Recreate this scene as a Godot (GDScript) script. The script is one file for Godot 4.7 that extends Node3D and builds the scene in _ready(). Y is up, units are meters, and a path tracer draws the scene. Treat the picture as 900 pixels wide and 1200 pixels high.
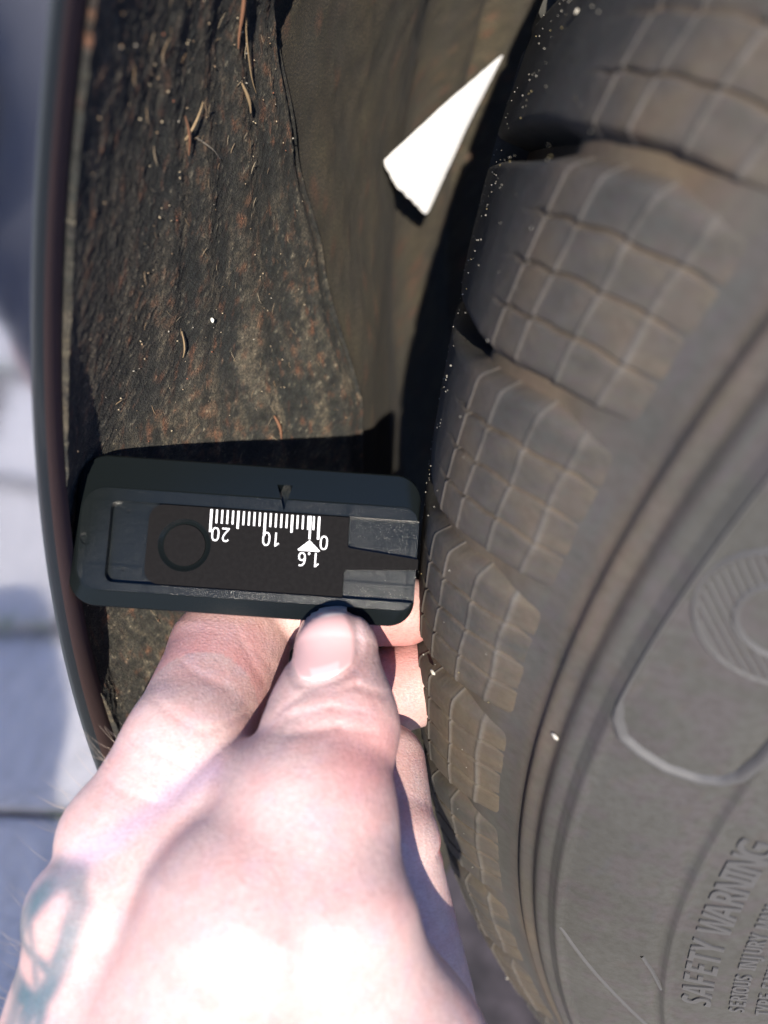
extends Node3D
# A tread depth gauge held against the shoulder of a steered car tyre, seen from
# beside the wheel arch.  World: y up, ground at y = 0, car outer side towards +z.

const HUB := Vector3(0, 0.31, 0)          # wheel centre
const ARCH := Vector2(0.0606, 0.2838)       # centre of the wheel arch opening
const STEER := -9.4                       # degrees the wheel is turned
const EYE := Vector3(-0.3207, 0.46046, 0.13436)
const PITCH := -43.4
const GRIP := Vector3(-0.34464, 0.33538, 0.00910)   # centre of the gauge

var rng := RandomNumberGenerator.new()
var used := {}

# ---------------------------------------------------------------- helpers
func numbered(called: String) -> String:
	if not used.has(called):
		used[called] = 0
		return called
	used[called] += 1
	return "%s_%03d" % [called, used[called]]

func tag(o: Node, label: String, category: String, group := "", kind := "") -> Node:
	if label: o.set_meta("label", label)
	if category: o.set_meta("category", category)
	if group: o.set_meta("group", group)
	if kind: o.set_meta("kind", kind)
	return o

func thing(called: String, label: String, category: String, at := Vector3.ZERO, group := "") -> Node3D:
	var o := Node3D.new()
	o.name = numbered(called)
	o.position = at
	add_child(o, true)
	tag(o, label, category, group)
	return o

func part(called: String, mesh: Mesh, m: Material, parent: Node, xf := Transform3D()) -> MeshInstance3D:
	var o := MeshInstance3D.new()
	o.name = called
	o.mesh = mesh
	o.material_override = m
	o.transform = xf
	parent.add_child(o, true)
	return o

func mat(c: Color, rough := 0.6, metal := 0.0) -> StandardMaterial3D:
	var m := StandardMaterial3D.new()
	m.albedo_color = c.linear_to_srgb()
	m.roughness = rough
	m.metallic = metal
	return m

func fnoise(sd: int, freq: float, oct := 4, kind := FastNoiseLite.TYPE_SIMPLEX_SMOOTH) -> FastNoiseLite:
	var n := FastNoiseLite.new()
	n.seed = sd
	n.noise_type = kind
	n.frequency = freq
	n.fractal_octaves = oct
	return n

func ntex(n: FastNoiseLite, size := 512, as_normal := false, bump := 4.0, ramp: Gradient = null) -> NoiseTexture2D:
	var t := NoiseTexture2D.new()
	t.width = size
	t.height = size
	t.seamless = true
	t.noise = n
	t.as_normal_map = as_normal
	t.bump_strength = bump
	if ramp: t.color_ramp = ramp
	return t

func ramp(pts: Array) -> Gradient:
	var g := Gradient.new()
	var o := PackedFloat32Array()
	var c := PackedColorArray()
	for p in pts:
		o.append(p[0]); c.append(p[1])
	g.offsets = o
	g.colors = c
	return g

# triangles come in counter-clockwise as seen from outside; written clockwise
func smooth_mesh(v: PackedVector3Array, idx: PackedInt32Array, col := PackedColorArray(), uv := PackedVector2Array()) -> ArrayMesh:
	var n := PackedVector3Array()
	n.resize(v.size())
	var out := PackedInt32Array()
	out.resize(idx.size())
	for i in range(0, idx.size(), 3):
		var a := idx[i]
		var b := idx[i + 1]
		var c := idx[i + 2]
		var f := (v[b] - v[a]).cross(v[c] - v[a])
		n[a] += f; n[b] += f; n[c] += f
		out[i] = a; out[i + 1] = c; out[i + 2] = b
	for i in n.size():
		n[i] = n[i].normalized()
	return raw_mesh(v, n, out, col, uv)

func raw_mesh(v: PackedVector3Array, n: PackedVector3Array, idx: PackedInt32Array, col := PackedColorArray(), uv := PackedVector2Array()) -> ArrayMesh:
	var ar := []
	ar.resize(Mesh.ARRAY_MAX)
	ar[Mesh.ARRAY_VERTEX] = v
	ar[Mesh.ARRAY_NORMAL] = n
	ar[Mesh.ARRAY_INDEX] = idx
	if col.size(): ar[Mesh.ARRAY_COLOR] = col
	if uv.size(): ar[Mesh.ARRAY_TEX_UV] = uv
	var m := ArrayMesh.new()
	m.add_surface_from_arrays(Mesh.PRIMITIVE_TRIANGLES, ar)
	return m

func grid_index(nu: int, nv: int, flip := false) -> PackedInt32Array:
	# vertex (i, j) is i * nv + j
	var idx := PackedInt32Array()
	for i in nu - 1:
		for j in nv - 1:
			var a := i * nv + j
			var b := a + nv
			if flip:
				idx.append_array([a, a + 1, b, a + 1, b + 1, b])
			else:
				idx.append_array([a, b, a + 1, a + 1, b, b + 1])
	return idx

func tube(path: PackedVector3Array, radii: PackedFloat32Array, sides := 6) -> ArrayMesh:
	var v := PackedVector3Array()
	for i in path.size():
		var d := (path[mini(i + 1, path.size() - 1)] - path[maxi(i - 1, 0)]).normalized()
		var a := d.cross(Vector3(0.31, 0.9, 0.27)).normalized()
		var b := d.cross(a)
		for k in sides + 1:
			var t := TAU * k / sides
			v.append(path[i] + (a * cos(t) + b * sin(t)) * radii[i])
	return smooth_mesh(v, grid_index(path.size(), sides + 1))

func chip(size: Vector3, sd: int) -> ArrayMesh:
	# an uneven flake
	var r := RandomNumberGenerator.new()
	r.seed = sd
	var v := PackedVector3Array()
	var nu := 7
	var nv := 6
	for i in nu:
		for j in nv:
			var t := TAU * (i % (nu - 1)) / (nu - 1)
			var p := PI * j / (nv - 1)
			var k := 1.0
			v.append(Vector3(cos(t) * sin(p) * size.x * k, cos(p) * size.y, sin(t) * sin(p) * size.z * k))
	for i in nu - 1:
		for j in range(1, nv - 1):
			var q := v[i * nv + j] * r.randf_range(0.75, 1.2)
			v[i * nv + j] = q
			if i == 0: v[(nu - 1) * nv + j] = q
	return smooth_mesh(v, grid_index(nu, nv, true))

# ---------------------------------------------------------------- tyre section
var pz := [-0.104, -0.103, -0.0952, -0.0871, -0.082, -0.075, -0.06, -0.03, 0.0, 0.03, 0.05, 0.065, 0.075, 0.082, 0.0871, 0.0915, 0.0952, 0.098, 0.1005, 0.103, 0.104, 0.102, 0.095, 0.087]
var pr := [0.240, 0.257, 0.2803, 0.2869, 0.295, 0.3015, 0.307, 0.3097, 0.31, 0.3097, 0.3085, 0.306, 0.3015, 0.295, 0.2869, 0.2835, 0.2803, 0.277, 0.270, 0.257, 0.245, 0.225, 0.208, 0.202]

func sect(s: float) -> Vector2:
	var n := pz.size()
	var i := clampi(int(floor(s)), 0, n - 2)
	var f := clampf(s - i, 0.0, 1.0)
	var a := maxi(i - 1, 0)
	var d := mini(i + 2, n - 1)
	return Vector2(cubic_interpolate(pz[i], pz[i + 1], pz[a], pz[d], f), cubic_interpolate(pr[i], pr[i + 1], pr[a], pr[d], f))

func sect_normal(s: float) -> Vector2:
	var t := sect(s + 0.02) - sect(s - 0.02)
	return Vector2(-t.y, t.x).normalized() * (1.0 if true else 1.0)

func s_of_z(z: float) -> float:
	# on the outer half, z rising up to 0.104
	for i in range(7, 20):
		if z <= pz[i + 1]:
			var lo := float(i)
			var hi := i + 1.0
			for k in 24:
				var m := (lo + hi) / 2
				if sect(m).x < z: lo = m
				else: hi = m
			return lo
	return 20.0

func s_of_r(r: float) -> float:
	var lo := 17.0
	var hi := 23.0
	for k in 28:
		var m := (lo + hi) / 2
		if sect(m).y > r: lo = m
		else: hi = m
	return lo

func g(x: float, w: float) -> float:
	return exp(-(x / w) * (x / w))

func on_tyre(s: float, lift: float, phi: float) -> Vector3:
	var q := sect(s) + sect_normal(s) * lift
	return Vector3(q.y * cos(phi), HUB.y + q.y * sin(phi), q.x)

func wall_relief(z: float, r: float, outer: bool) -> float:
	var h := 0.0
	if outer:
		h -= 0.00035 * g(z - 0.0894, 0.0010)
		h += 0.0004 * g(z - 0.0912, 0.0009)
		h -= 0.0004 * g(z - 0.0932, 0.0008)
		h += 0.00045 * g(z - 0.0951, 0.0009)
		h -= 0.0003 * g(z - 0.0967, 0.0005)
		if r > 0.27: h += 0.0006 * g(z - 0.0981, 0.00035)
		h -= 0.0004 * g(r - 0.2590, 0.0011)
		h += 0.0006 * g(r - 0.2572, 0.0006)
		h += 0.0008 * g(r - 0.232, 0.0008)
		h += 0.0010 * g(r - 0.214, 0.0012)
	return h

# ---------------------------------------------------------------- the scene
func _ready() -> void:
	rng.seed = 7
	# camera
	var cam := Camera3D.new()
	cam.name = "camera"
	cam.position = EYE
	cam.rotation_degrees = Vector3(PITCH, 0, 0)
	cam.near = 0.01
	cam.far = 400.0
	var at := CameraAttributesPhysical.new()
	at.frustum_focal_length = 17.5 / tan(deg_to_rad(27.0))
	at.frustum_near = 0.01
	at.frustum_far = 400.0
	at.frustum_focus_distance = 0.187
	at.exposure_aperture = 13.0
	cam.attributes = at
	add_child(cam)
	cam.fov = 54.0
	cam.current = true
	# sky and exposure
	var sky := ProceduralSkyMaterial.new()
	sky.sky_top_color = Color(0.27, 0.43, 0.70)
	sky.sky_horizon_color = Color(0.62, 0.70, 0.80)
	sky.ground_bottom_color = Color(0.16, 0.15, 0.14)
	sky.ground_horizon_color = Color(0.45, 0.47, 0.5)
	sky.sun_angle_max = 2.0
	var env := Environment.new()
	env.background_mode = Environment.BG_SKY
	env.sky = Sky.new()
	env.sky.sky_material = sky
	env.background_energy_multiplier = 1.45
	env.tonemap_mode = Environment.TONE_MAPPER_LINEAR
	env.tonemap_exposure = 2.35
	env.sdfgi_enabled = true
	env.ssao_enabled = true
	env.ssil_enabled = true
	var we := WorldEnvironment.new()
	we.name = "environment"
	we.environment = env
	add_child(we)
	# sun, behind the photographer and a little to the right
	var sun := DirectionalLight3D.new()
	sun.name = "sun"
	sun.light_energy = 1.6
	sun.light_color = Color(1.0, 0.96, 0.90)
	sun.light_angular_distance = 0.5
	sun.shadow_enabled = true
	add_child(sun)
	var toward := Vector3(0.012, sin(deg_to_rad(33.5)), cos(deg_to_rad(33.5))).normalized()
	sun.look_at_from_position(toward * 5.0, Vector3.ZERO, Vector3.UP)

	build_ground()
	build_fender()
	build_liner()
	build_wheel()
	build_gauge()
	build_hand()
	build_bits()

# ---------------------------------------------------------------- ground
func build_ground() -> void:
	var soil := mat(Color(0.055, 0.045, 0.05), 0.95)
	soil.albedo_texture = ntex(fnoise(3, 0.02, 5), 512, false, 1, ramp([[0.0, Color(0.5, 0.5, 0.5)], [1.0, Color(1, 1, 1)]]))
	soil.uv1_triplanar = true
	soil.uv1_world_triplanar = true
	soil.uv1_scale = Vector3.ONE * 4.0
	var pm := PlaneMesh.new()
	pm.size = Vector2(60, 60)
	var gr := part("ground", pm, soil, self)
	tag(gr, "bare grey ground beneath the car", "ground", "", "structure")
	var added_dark_ground := PlaneMesh.new()  # dark plane added out of view, darkens what the body panel reflects
	added_dark_ground.size = Vector2(20, 6)
	var rm := mat(Color(0.008, 0.009, 0.013), 1.0)
	rm.metallic_specular = 0.2
	rm.normal_enabled = true
	rm.normal_texture = ntex(fnoise(5, 0.12, 3), 512, true, 8)
	rm.uv1_triplanar = true
	rm.uv1_world_triplanar = true
	rm.uv1_scale = Vector3.ONE * 6.0
	var ro := part("added_dark_ground", added_dark_ground, rm, self, Transform3D(Basis(), Vector3(0, 0.006, 3.65)))
	tag(ro, "dark ground added beyond the paving strip to darken the panel reflection", "added_dark_ground", "", "structure")
	# paving strip of pale concrete slabs
	var pav := Node3D.new()
	pav.name = "paving"
	add_child(pav, true)
	tag(pav, "pale concrete paving beside the car, weeds in its joints", "paving", "", "structure")
	var mats := []
	for k in 3:
		var m := mat(Color(0.47, 0.46, 0.47) * [1.0, 0.92, 1.06][k], 0.85)
		m.albedo_texture = ntex(fnoise(20 + k, 0.03, 5), 512, false, 1, ramp([[0.0, Color(0.72, 0.72, 0.72)], [0.5, Color(0.9, 0.9, 0.9)], [1.0, Color(1, 1, 1)]]))
		m.normal_enabled = true
		m.normal_texture = ntex(fnoise(30 + k, 0.1, 4), 512, true, 5)
		m.uv1_triplanar = true
		m.uv1_world_triplanar = true
		m.uv1_scale = Vector3.ONE * (7.0 + k)
		mats.append(m)
	var slabs := []
	for k in 3:
		slabs.append(slab_mesh(0.190, 0.112, 0.03, 0.004, k))
	var n := 0
	for row in 5:
		for c in 12:
			var x := -1.62 + c * 0.20 + (row % 2) * 0.10
			var z := 0.10 + row * 0.122
			var b := Basis(Vector3.UP, rng.randf_range(-0.01, 0.01)).rotated(Vector3.RIGHT, rng.randf_range(-0.01, 0.01))
			part("paver", slabs[n % 3], mats[(n * 7 + row) % 3], pav, Transform3D(b, Vector3(x, 0.004 + rng.randf_range(-0.001, 0.002), z)))
			n += 1
	# weeds in the joints
	var mm := MultiMesh.new()
	mm.transform_format = MultiMesh.TRANSFORM_3D
	mm.mesh = blade_mesh(0.016, 0.0022)
	mm.instance_count = 900
	for i in 900:
		var row := rng.randi_range(0, 4)
		var z := 0.10 + row * 0.122 - 0.061 + rng.randf_range(-0.003, 0.003)
		var x := rng.randf_range(-1.4, 0.3)
		if sin(x * 23.0 + row * 4.0) < 0.1: x += 0.1
		var b := Basis(Vector3.UP, rng.randf() * TAU) * Basis(Vector3.RIGHT, rng.randf_range(0.1, 1.1))
		mm.set_instance_transform(i, Transform3D(b.scaled(Vector3.ONE * rng.randf_range(0.5, 1.2)), Vector3(x, 0.006, z)))
	var gm := mat(Color(0.10, 0.16, 0.04), 0.8)
	var mi := MultiMeshInstance3D.new()
	mi.name = "weeds"
	mi.multimesh = mm
	mi.material_override = gm
	add_child(mi, true)
	tag(mi, "small green weeds growing in the paving joints", "weeds", "", "stuff")

func blade_mesh(h: float, w: float) -> ArrayMesh:
	var v := PackedVector3Array()
	for i in 5:
		var t := i / 4.0
		var ww := w * (1.0 - t) * 0.5 + 0.00005
		v.append(Vector3(-ww, h * t, h * 0.3 * t * t))
		v.append(Vector3(ww, h * t, h * 0.3 * t * t))
	return smooth_mesh(v, grid_index(5, 2))

func slab_mesh(w: float, d: float, h: float, bev: float, sd: int) -> ArrayMesh:
	var no := fnoise(50 + sd, 30.0, 2)
	var v := PackedVector3Array()
	var nx := 17
	var nz := 11
	var xs := [-w / 2, -w / 2]
	var zs := [-d / 2, -d / 2]
	for i in nx - 4: xs.append(-w / 2 + bev + (w - 2 * bev) * i / (nx - 5))
	for i in nz - 4: zs.append(-d / 2 + bev + (d - 2 * bev) * i / (nz - 5))
	xs.append_array([w / 2, w / 2])
	zs.append_array([d / 2, d / 2])
	for i in nx:
		for j in nz:
			var y := 0.0
			var dx := mini(i, nx - 1 - i)
			var dz := mini(j, nz - 1 - j)
			var k := mini(dx, dz)
			if k == 0: y = -h
			elif k == 1: y = -bev * 0.8
			var jig := no.get_noise_2d(xs[i] + sd * 3.0, zs[j])
			y += jig * 0.0012
			v.append(Vector3(xs[i] * (1.0 + jig * 0.006), y, zs[j] * (1.0 - jig * 0.008)))
	return smooth_mesh(v, grid_index(nx, nz, true))

# ---------------------------------------------------------------- fender
func arch_sweep(sec: Array, n: int, dent: FastNoiseLite) -> ArrayMesh:
	var v := PackedVector3Array()
	for i in n:
		var phi := deg_to_rad(lerpf(30.0, 204.0, i / float(n - 1)))
		for q in sec:
			var z: float = q.y
			if dent: z += dent.get_noise_2d(phi, q.x) * 0.0010 * clampf((q.x - 0.4404) * 40.0, 0, 1)
			v.append(Vector3(ARCH.x + q.x * cos(phi), ARCH.y + q.x * sin(phi), z))
	return smooth_mesh(v, grid_index(n, sec.size()))

func build_fender() -> void:
	var f := thing("car_fender", "glossy dark blue car body panel ending in the rounded wheel arch lip", "car fender")
	var paint := mat(Color(0.68, 0.685, 0.70), 0.07, 1.0)
	paint.roughness_texture = ntex(fnoise(61, 0.02, 4), 512, false, 1, ramp([[0.0, Color(0.7, 0.7, 0.7)], [1.0, Color(1, 1, 1)]]))
	paint.roughness = 0.09
	paint.uv1_triplanar = true
	paint.uv1_scale = Vector3.ONE * 12.0
	var dent := fnoise(62, 6.0, 2)
	# section of the panel: distance from the arch centre, depth in z; from far out to the hem
	var nphi := 260
	var sec := [Vector2(1.05, 0.012), Vector2(0.80, 0.0185), Vector2(0.65, 0.0195), Vector2(0.55, 0.020), Vector2(0.50, 0.0202), Vector2(0.47, 0.0203), Vector2(0.455, 0.0203), Vector2(0.4404, 0.0206)]
	part("body_panel", arch_sweep(sec, nphi, dent), paint, f)
	var satin := mat(Color(0.030, 0.036, 0.042), 0.3)
	var lip := [Vector2(0.4404, 0.0206), Vector2(0.4402, 0.0207), Vector2(0.4399, 0.0204), Vector2(0.4395, 0.0197), Vector2(0.4391, 0.0188)]
	part("arch_lip", arch_sweep(lip, nphi, null), satin, f)
	var v := PackedVector3Array()
	# the hem: flange folded behind the lip, its brown imitating reflected hand and liner
	var hem := mat(Color(0.075, 0.052, 0.050), 0.9)
	hem.metallic_specular = 0.12
	var hs := [Vector2(0.4391, 0.0188), Vector2(0.4387, 0.0178), Vector2(0.4384, 0.0162), Vector2(0.4382, 0.0145), Vector2(0.4382, 0.0125), Vector2(0.4386, 0.0110), Vector2(0.4400, 0.0102)]
	v = PackedVector3Array()
	for i in nphi:
		var phi := deg_to_rad(lerpf(30.0, 204.0, i / float(nphi - 1)))
		for q in hs:
			v.append(Vector3(ARCH.x + q.x * cos(phi), ARCH.y + q.x * sin(phi), q.y))
	part("hem_flange", smooth_mesh(v, grid_index(nphi, hs.size())), hem, f)

# ---------------------------------------------------------------- wheel arch liner
func liner_edge(deg: float) -> Vector2:
	# where the ribbed liner ends: depth in z and distance from the arch centre
	var a := [120.0, 163.3, 167.0, 170.8, 175.6, 182.0, 190.0, 215.0]
	var zs := [-0.055, -0.059, -0.064, -0.068, -0.058, -0.058, -0.060, -0.060]
	var rs := [0.425, 0.4165, 0.4075, 0.398, 0.3855, 0.384, 0.384, 0.386]
	for i in a.size() - 1:
		if deg <= a[i + 1]:
			var f := clampf((deg - a[i]) / (a[i + 1] - a[i]), 0, 1)
			f = lerpf(f, smoothstep(0.0, 1.0, f), 0.4)
			return Vector2(lerpf(zs[i], zs[i + 1], f), lerpf(rs[i], rs[i + 1], f))
	return Vector2(-0.06, 0.386)

func liner_at(deg: float, s: float) -> Vector2:
	var e := liner_edge(deg)
	var s0 := lerpf(0.0, 0.12, smoothstep(166.5, 171.5, deg) * (1.0 - smoothstep(178.0, 181.0, deg)))
	var r0 := lerpf(0.4368, 0.4376, s0 / 0.12) + 0.0022 * (smoothstep(170.5, 172.5, deg) - smoothstep(177.2, 179.2, deg))
	return Vector2(lerpf(0.0135, e.x, s), lerpf(r0, e.y, pow(maxf(0.0, (s - s0) / (1.0 - s0)), 1.2)))

func in_arch(deg: float, z: float, r: float) -> Vector3:
	return Vector3(ARCH.x + r * cos(deg_to_rad(deg)), ARCH.y + r * sin(deg_to_rad(deg)), z)

func build_liner() -> void:
	var t := thing("wheel_arch_liner", "dirty dark ribbed wheel arch liner behind the gauge", "wheel arch liner")
	var felt := mat(Color(1, 1, 1), 0.95)
	felt.vertex_color_use_as_albedo = true
	felt.albedo_texture = ntex(fnoise(71, 0.09, 5), 1024, false, 1, ramp([[0.0, Color(0.35, 0.36, 0.36)], [0.45, Color(0.62, 0.62, 0.6)], [0.62, Color(0.85, 0.83, 0.78)], [0.75, Color(1, 0.97, 0.9)], [1.0, Color(1, 1, 1)]]))
	felt.normal_enabled = true
	felt.normal_texture = ntex(fnoise(72, 0.16, 3), 1024, true, 9)
	felt.normal_scale = 0.6
	felt.uv1_triplanar = true
	felt.uv1_scale = Vector3.ONE * 16.0
	var na := fnoise(73, 45.0, 5)
	var nb := fnoise(74, 260.0, 3)
	var nc := fnoise(75, 700.0, 3)
	var nd := fnoise(76, 1.0, 4)
	var ribs := [[0.40, 0.040, 0.0004], [0.53, 0.045, 0.0006], [0.70, 0.050, 0.0010], [0.785, 0.025, 0.0002], [0.86, 0.030, 0.0005], [0.925, 0.022, 0.0004]]
	var v := PackedVector3Array()
	var col := PackedColorArray()
	var np := 760
	var ns := 210
	for i in np:
		var deg := lerpf(148.0, 206.0, i / float(np - 1))
		var ph := deg_to_rad(deg)
		for j in ns:
			var s := j / float(ns - 1)
			var at := liner_at(deg, s)
			var z := at.x
			var r := at.y
			var h := 0.0
			var ridge := 0.0
			var a0 := na.get_noise_2d(deg * 0.012, s * 0.1)
			for q in ribs:
				var e := g(s - q[0] - 0.006 * sin(deg * 0.55 + q[0] * 9.0), q[1])
				h += q[2] * e
				ridge = maxf(ridge, g(s - q[0] - 0.006 * sin(deg * 0.55 + q[0] * 9.0) - 0.006 * a0, q[1] * 0.55) * q[2] / 0.0010)
			h *= 1.0
			h -= 0.0020 * g(s - 0.99, 0.040)
			var p := Vector3(cos(ph) * 0.44, sin(ph) * 0.44, z)
			var a := na.get_noise_3dv(p)
			var b := nb.get_noise_3dv(p)
			var c := nc.get_noise_3dv(p)
			h += (a * 0.00018 + b * 0.00016 + c * 0.00020) * (1.0 - smoothstep(0.94, 1.0, s))
			r -= h
			if j == 0:      # turned edge, tucked behind the hem
				z = 0.0115
				r = 0.4415
			v.append(in_arch(deg, z, r))
			# real colour: dark felt, dust caught on ridges, rust brown crumbs
			var base := Color(0.022, 0.025, 0.025)
			var dust := clampf(0.10 + 1.25 * ridge * (0.6 + b) + a * 0.5 + smoothstep(0.42, 0.25, s) * smoothstep(0.02, 0.06, s) * 0.30, 0, 1)
			base = base.lerp(Color(0.105, 0.090, 0.070), dust * 0.65)
			var rust := smoothstep(0.28, 0.5, b * 0.6 + a * 0.45 + ridge * 0.22)
			base = base.lerp(Color(0.16, 0.075, 0.04), rust * 0.5)
			if c > 0.5: base = base.lerp(Color(0.22, 0.20, 0.16), 0.5)
			var streak := nd.get_noise_2d(s * 15.0 + 0.5 * b, deg * 0.22)
			base = base.lerp(Color(0.115, 0.098, 0.075), clampf(streak * 1.9 - 0.12, 0, 1) * 0.85)
			base = base.lerp(Color(0.13, 0.058, 0.034), clampf(nd.get_noise_2d(s * 30.0 + 60.0, deg * 0.9) * 2.6 - 0.70 + b * 0.9, 0, 1) * 0.8)
			base *= 1.0 + 0.9 * c + 0.6 * b + 0.4 * streak
			base = Color(maxf(base.r, 0.006), maxf(base.g, 0.006), maxf(base.b, 0.006))
			col.append(base)
	var lm := part("ribbed_liner", smooth_mesh(v, grid_index(np, ns, true), col), felt, t)
	# inner panel behind the step, then the inner wall of the arch
	v = PackedVector3Array()
	col = PackedColorArray()
	np = 240
	var rows := 150
	for i in np:
		var deg := lerpf(120.0, 212.0, i / float(np - 1))
		var ph := deg_to_rad(deg)
		var e := liner_edge(deg)
		for j in rows:
			var s := j / float(rows - 1)
			var z: float
			var r: float
			if s < 0.3:
				z = lerpf(e.x + 0.002, -0.20, s / 0.3)
				r = lerpf(e.y + 0.0030 - 0.003 * smoothstep(0.0, 0.05, s), 0.379, smoothstep(0.0, 0.8, s / 0.3)) - 0.02 * smoothstep(0.75, 1.0, s / 0.3)
			else:
				var k := (s - 0.3) / 0.7
				var bend := smoothstep(0.0, 0.10, k)
				z = -0.20 - 0.012 * bend
				r = lerpf(0.359, 0.06, k)
			var p := Vector3(cos(ph) * r, sin(ph) * r, z)
			var a := na.get_noise_3dv(p * 0.8)
			var b := nb.get_noise_3dv(p * 0.9)
			var c := nc.get_noise_3dv(p)
			var lift := a * 0.0007 + b * 0.0004 + c * 0.00025
			if s < 0.3: r -= lift
			else: z += lift
			v.append(in_arch(deg, z, r))
			var base := Color(0.052, 0.047, 0.038).lerp(Color(0.082, 0.067, 0.042), clampf(0.5 + a, 0, 1))
			base = base.lerp(Color(0.11, 0.045, 0.028), smoothstep(0.35, 0.55, b + a * 0.3) * 0.6)
			col.append(base * (1.0 + 0.45 * c + 0.4 * b))
	part("inner_panel", smooth_mesh(v, grid_index(np, rows, true), col), felt, t)

# ---------------------------------------------------------------- wheel
func build_wheel() -> void:
	var w := thing("wheel_assembly", "dusty black car tyre turned outwards, its blocky shoulder tread against the gauge", "wheel")
	w.rotation_degrees.y = STEER
	w.position.x = -0.0014
	var rub := mat(Color(1, 1, 1), 0.85)
	rub.vertex_color_use_as_albedo = true
	rub.metallic_specular = 0.32
	rub.normal_enabled = true
	rub.normal_texture = ntex(fnoise(81, 0.06, 5), 1024, true, 3)
	rub.normal_scale = 0.28
	rub.albedo_texture = ntex(fnoise(82, 0.03, 6), 1024, false, 1, ramp([[0.0, Color(0.86, 0.85, 0.83)], [0.5, Color(0.95, 0.94, 0.93)], [1.0, Color(1, 1, 1)]]))
	rub.uv1_triplanar = true
	rub.uv1_scale = Vector3.ONE * 14.0
	var n1 := fnoise(83, 60.0, 4)
	var n2 := fnoise(84, 14.0, 3)
	# carcass
	var ss := PackedFloat32Array()
	var s := 0.0
	while s < 22.98:
		ss.append(s)
		var q := sect(s)
		var st := 0.16
		if s > 8 and q.x > 0.0835 and q.y > 0.268: st = 0.00045 / 0.0045
		elif s > 8 and q.y < 0.264 and q.y > 0.2535: st = 0.0005 / 0.0125
		elif s > 8 and q.y < 0.24: st = 0.05
		s += st
	ss.append(23.0)
	var v := PackedVector3Array()
	var col := PackedColorArray()
	var np := 721
	var ns := ss.size()
	for i in np:
		var ph := TAU * (i % 720) / 720.0
		for j in ns:
			var q := sect(ss[j])
			var nn := sect_normal(ss[j])
			var h := wall_relief(q.x, q.y, ss[j] > 8.0)
			var az := absf(q.x)
			var tread := 0.0
			if q.y > 0.2845: tread = 1.0 - smoothstep(0.0785, 0.0872, az)
			h -= (0.0024 + 0.0051 * (1.0 - smoothstep(0.042, 0.062, az))) * tread
			q += nn * h
			v.append(Vector3(q.y * cos(ph), HUB.y + q.y * sin(ph), q.x))
			col.append(rubber(n1, n2, Vector3(cos(ph) * 0.3, sin(ph) * 0.3, q.x + q.y), tread * 0.9 + 0.55 * g(az - 0.0905, 0.0022) * float(q.y > 0.275) + 0.35 * g(az - 0.0938, 0.001) * float(q.y > 0.275)))
	var tyre := part("tyre", smooth_mesh(v, grid_index(np, ns, true), col), rub, w)
	# tread blocks
	var variants := [block_mesh(0.0, 0), block_mesh(0.75, 1), block_mesh(0.0, 2), block_mesh(0.0, 3)]
	var inner := block_mesh(0.0, 4, 0.0265)
	var pitch := 360.0 / 58.0
	for k in 58:
		var mid := 169.1 + pitch * k
		var kind := 0
		if k == 56: kind = 1
		elif k % 3 == 1: kind = 2
		elif k % 3 == 2: kind = 3
		var b := Basis(Vector3.BACK, deg_to_rad(mid))
		part("tread_block", variants[kind], rub, tyre, Transform3D(b, HUB))
		var other := Basis(Vector3.BACK, deg_to_rad(mid + 3.0)) * Basis(Vector3.RIGHT, PI)
		part("tread_block", inner, rub, tyre, Transform3D(other, HUB))
	moulding(tyre, rub)
	# grit on the shoulder edge
	var mm := MultiMesh.new()
	mm.transform_format = MultiMesh.TRANSFORM_3D
	mm.use_colors = true
	mm.mesh = chip(Vector3.ONE, 5)
	var cnt := 380
	mm.instance_count = cnt
	for i in cnt:
		var deg := rng.randf_range(154.0, 192.0)
		var z := 0.050 - absf(rng.randfn(0.0, 0.020))
		if i % 6 == 0: z = rng.randf_range(0.05, 0.084)
		if deg < 170.0: z -= 0.016
		z = maxf(z, -0.008)
		var p := on_tyre(s_of_z(z), 0.0001, deg_to_rad(deg))
		var r := rng.randf_range(0.00005, 0.00013) if i % 40 else rng.randf_range(0.00014, 0.00020)
		mm.set_instance_transform(i, Transform3D(Basis(Vector3(rng.randf(), rng.randf(), 0.3).normalized(), rng.randf() * 6.0).scaled(Vector3.ONE * r), p))
		var c := Color(0.16, 0.15, 0.12).lerp(Color(0.26, 0.25, 0.22), rng.randf())
		if i % 7 == 0: c = Color(0.16, 0.13, 0.06)
		mm.set_instance_color(i, c)
	var mi := MultiMeshInstance3D.new()
	mi.name = "grit"
	mi.multimesh = mm
	var gm := mat(Color(1, 1, 1), 0.7)
	gm.vertex_color_use_as_albedo = true
	mi.material_override = gm
	tyre.add_child(mi, true)
	mi.set_meta("kind", "stuff")
	# rim: outer well, disc and spokes, seen only from the side
	var alu := mat(Color(0.45, 0.46, 0.48), 0.35, 0.8)
	var rs := [Vector2(0.206, 0.085), Vector2(0.209, 0.0935), Vector2(0.205, 0.096), Vector2(0.199, 0.092), Vector2(0.195, 0.08), Vector2(0.185, 0.07), Vector2(0.18, 0.02), Vector2(0.178, -0.06), Vector2(0.205, -0.09)]
	v = PackedVector3Array()
	for i in 97:
		var ph := TAU * (i % 96) / 96.0
		for q in rs: v.append(Vector3(q.x * cos(ph), HUB.y + q.x * sin(ph), q.y))
	var rim := part("rim", smooth_mesh(v, grid_index(97, rs.size(), true)), alu, w)
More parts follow.
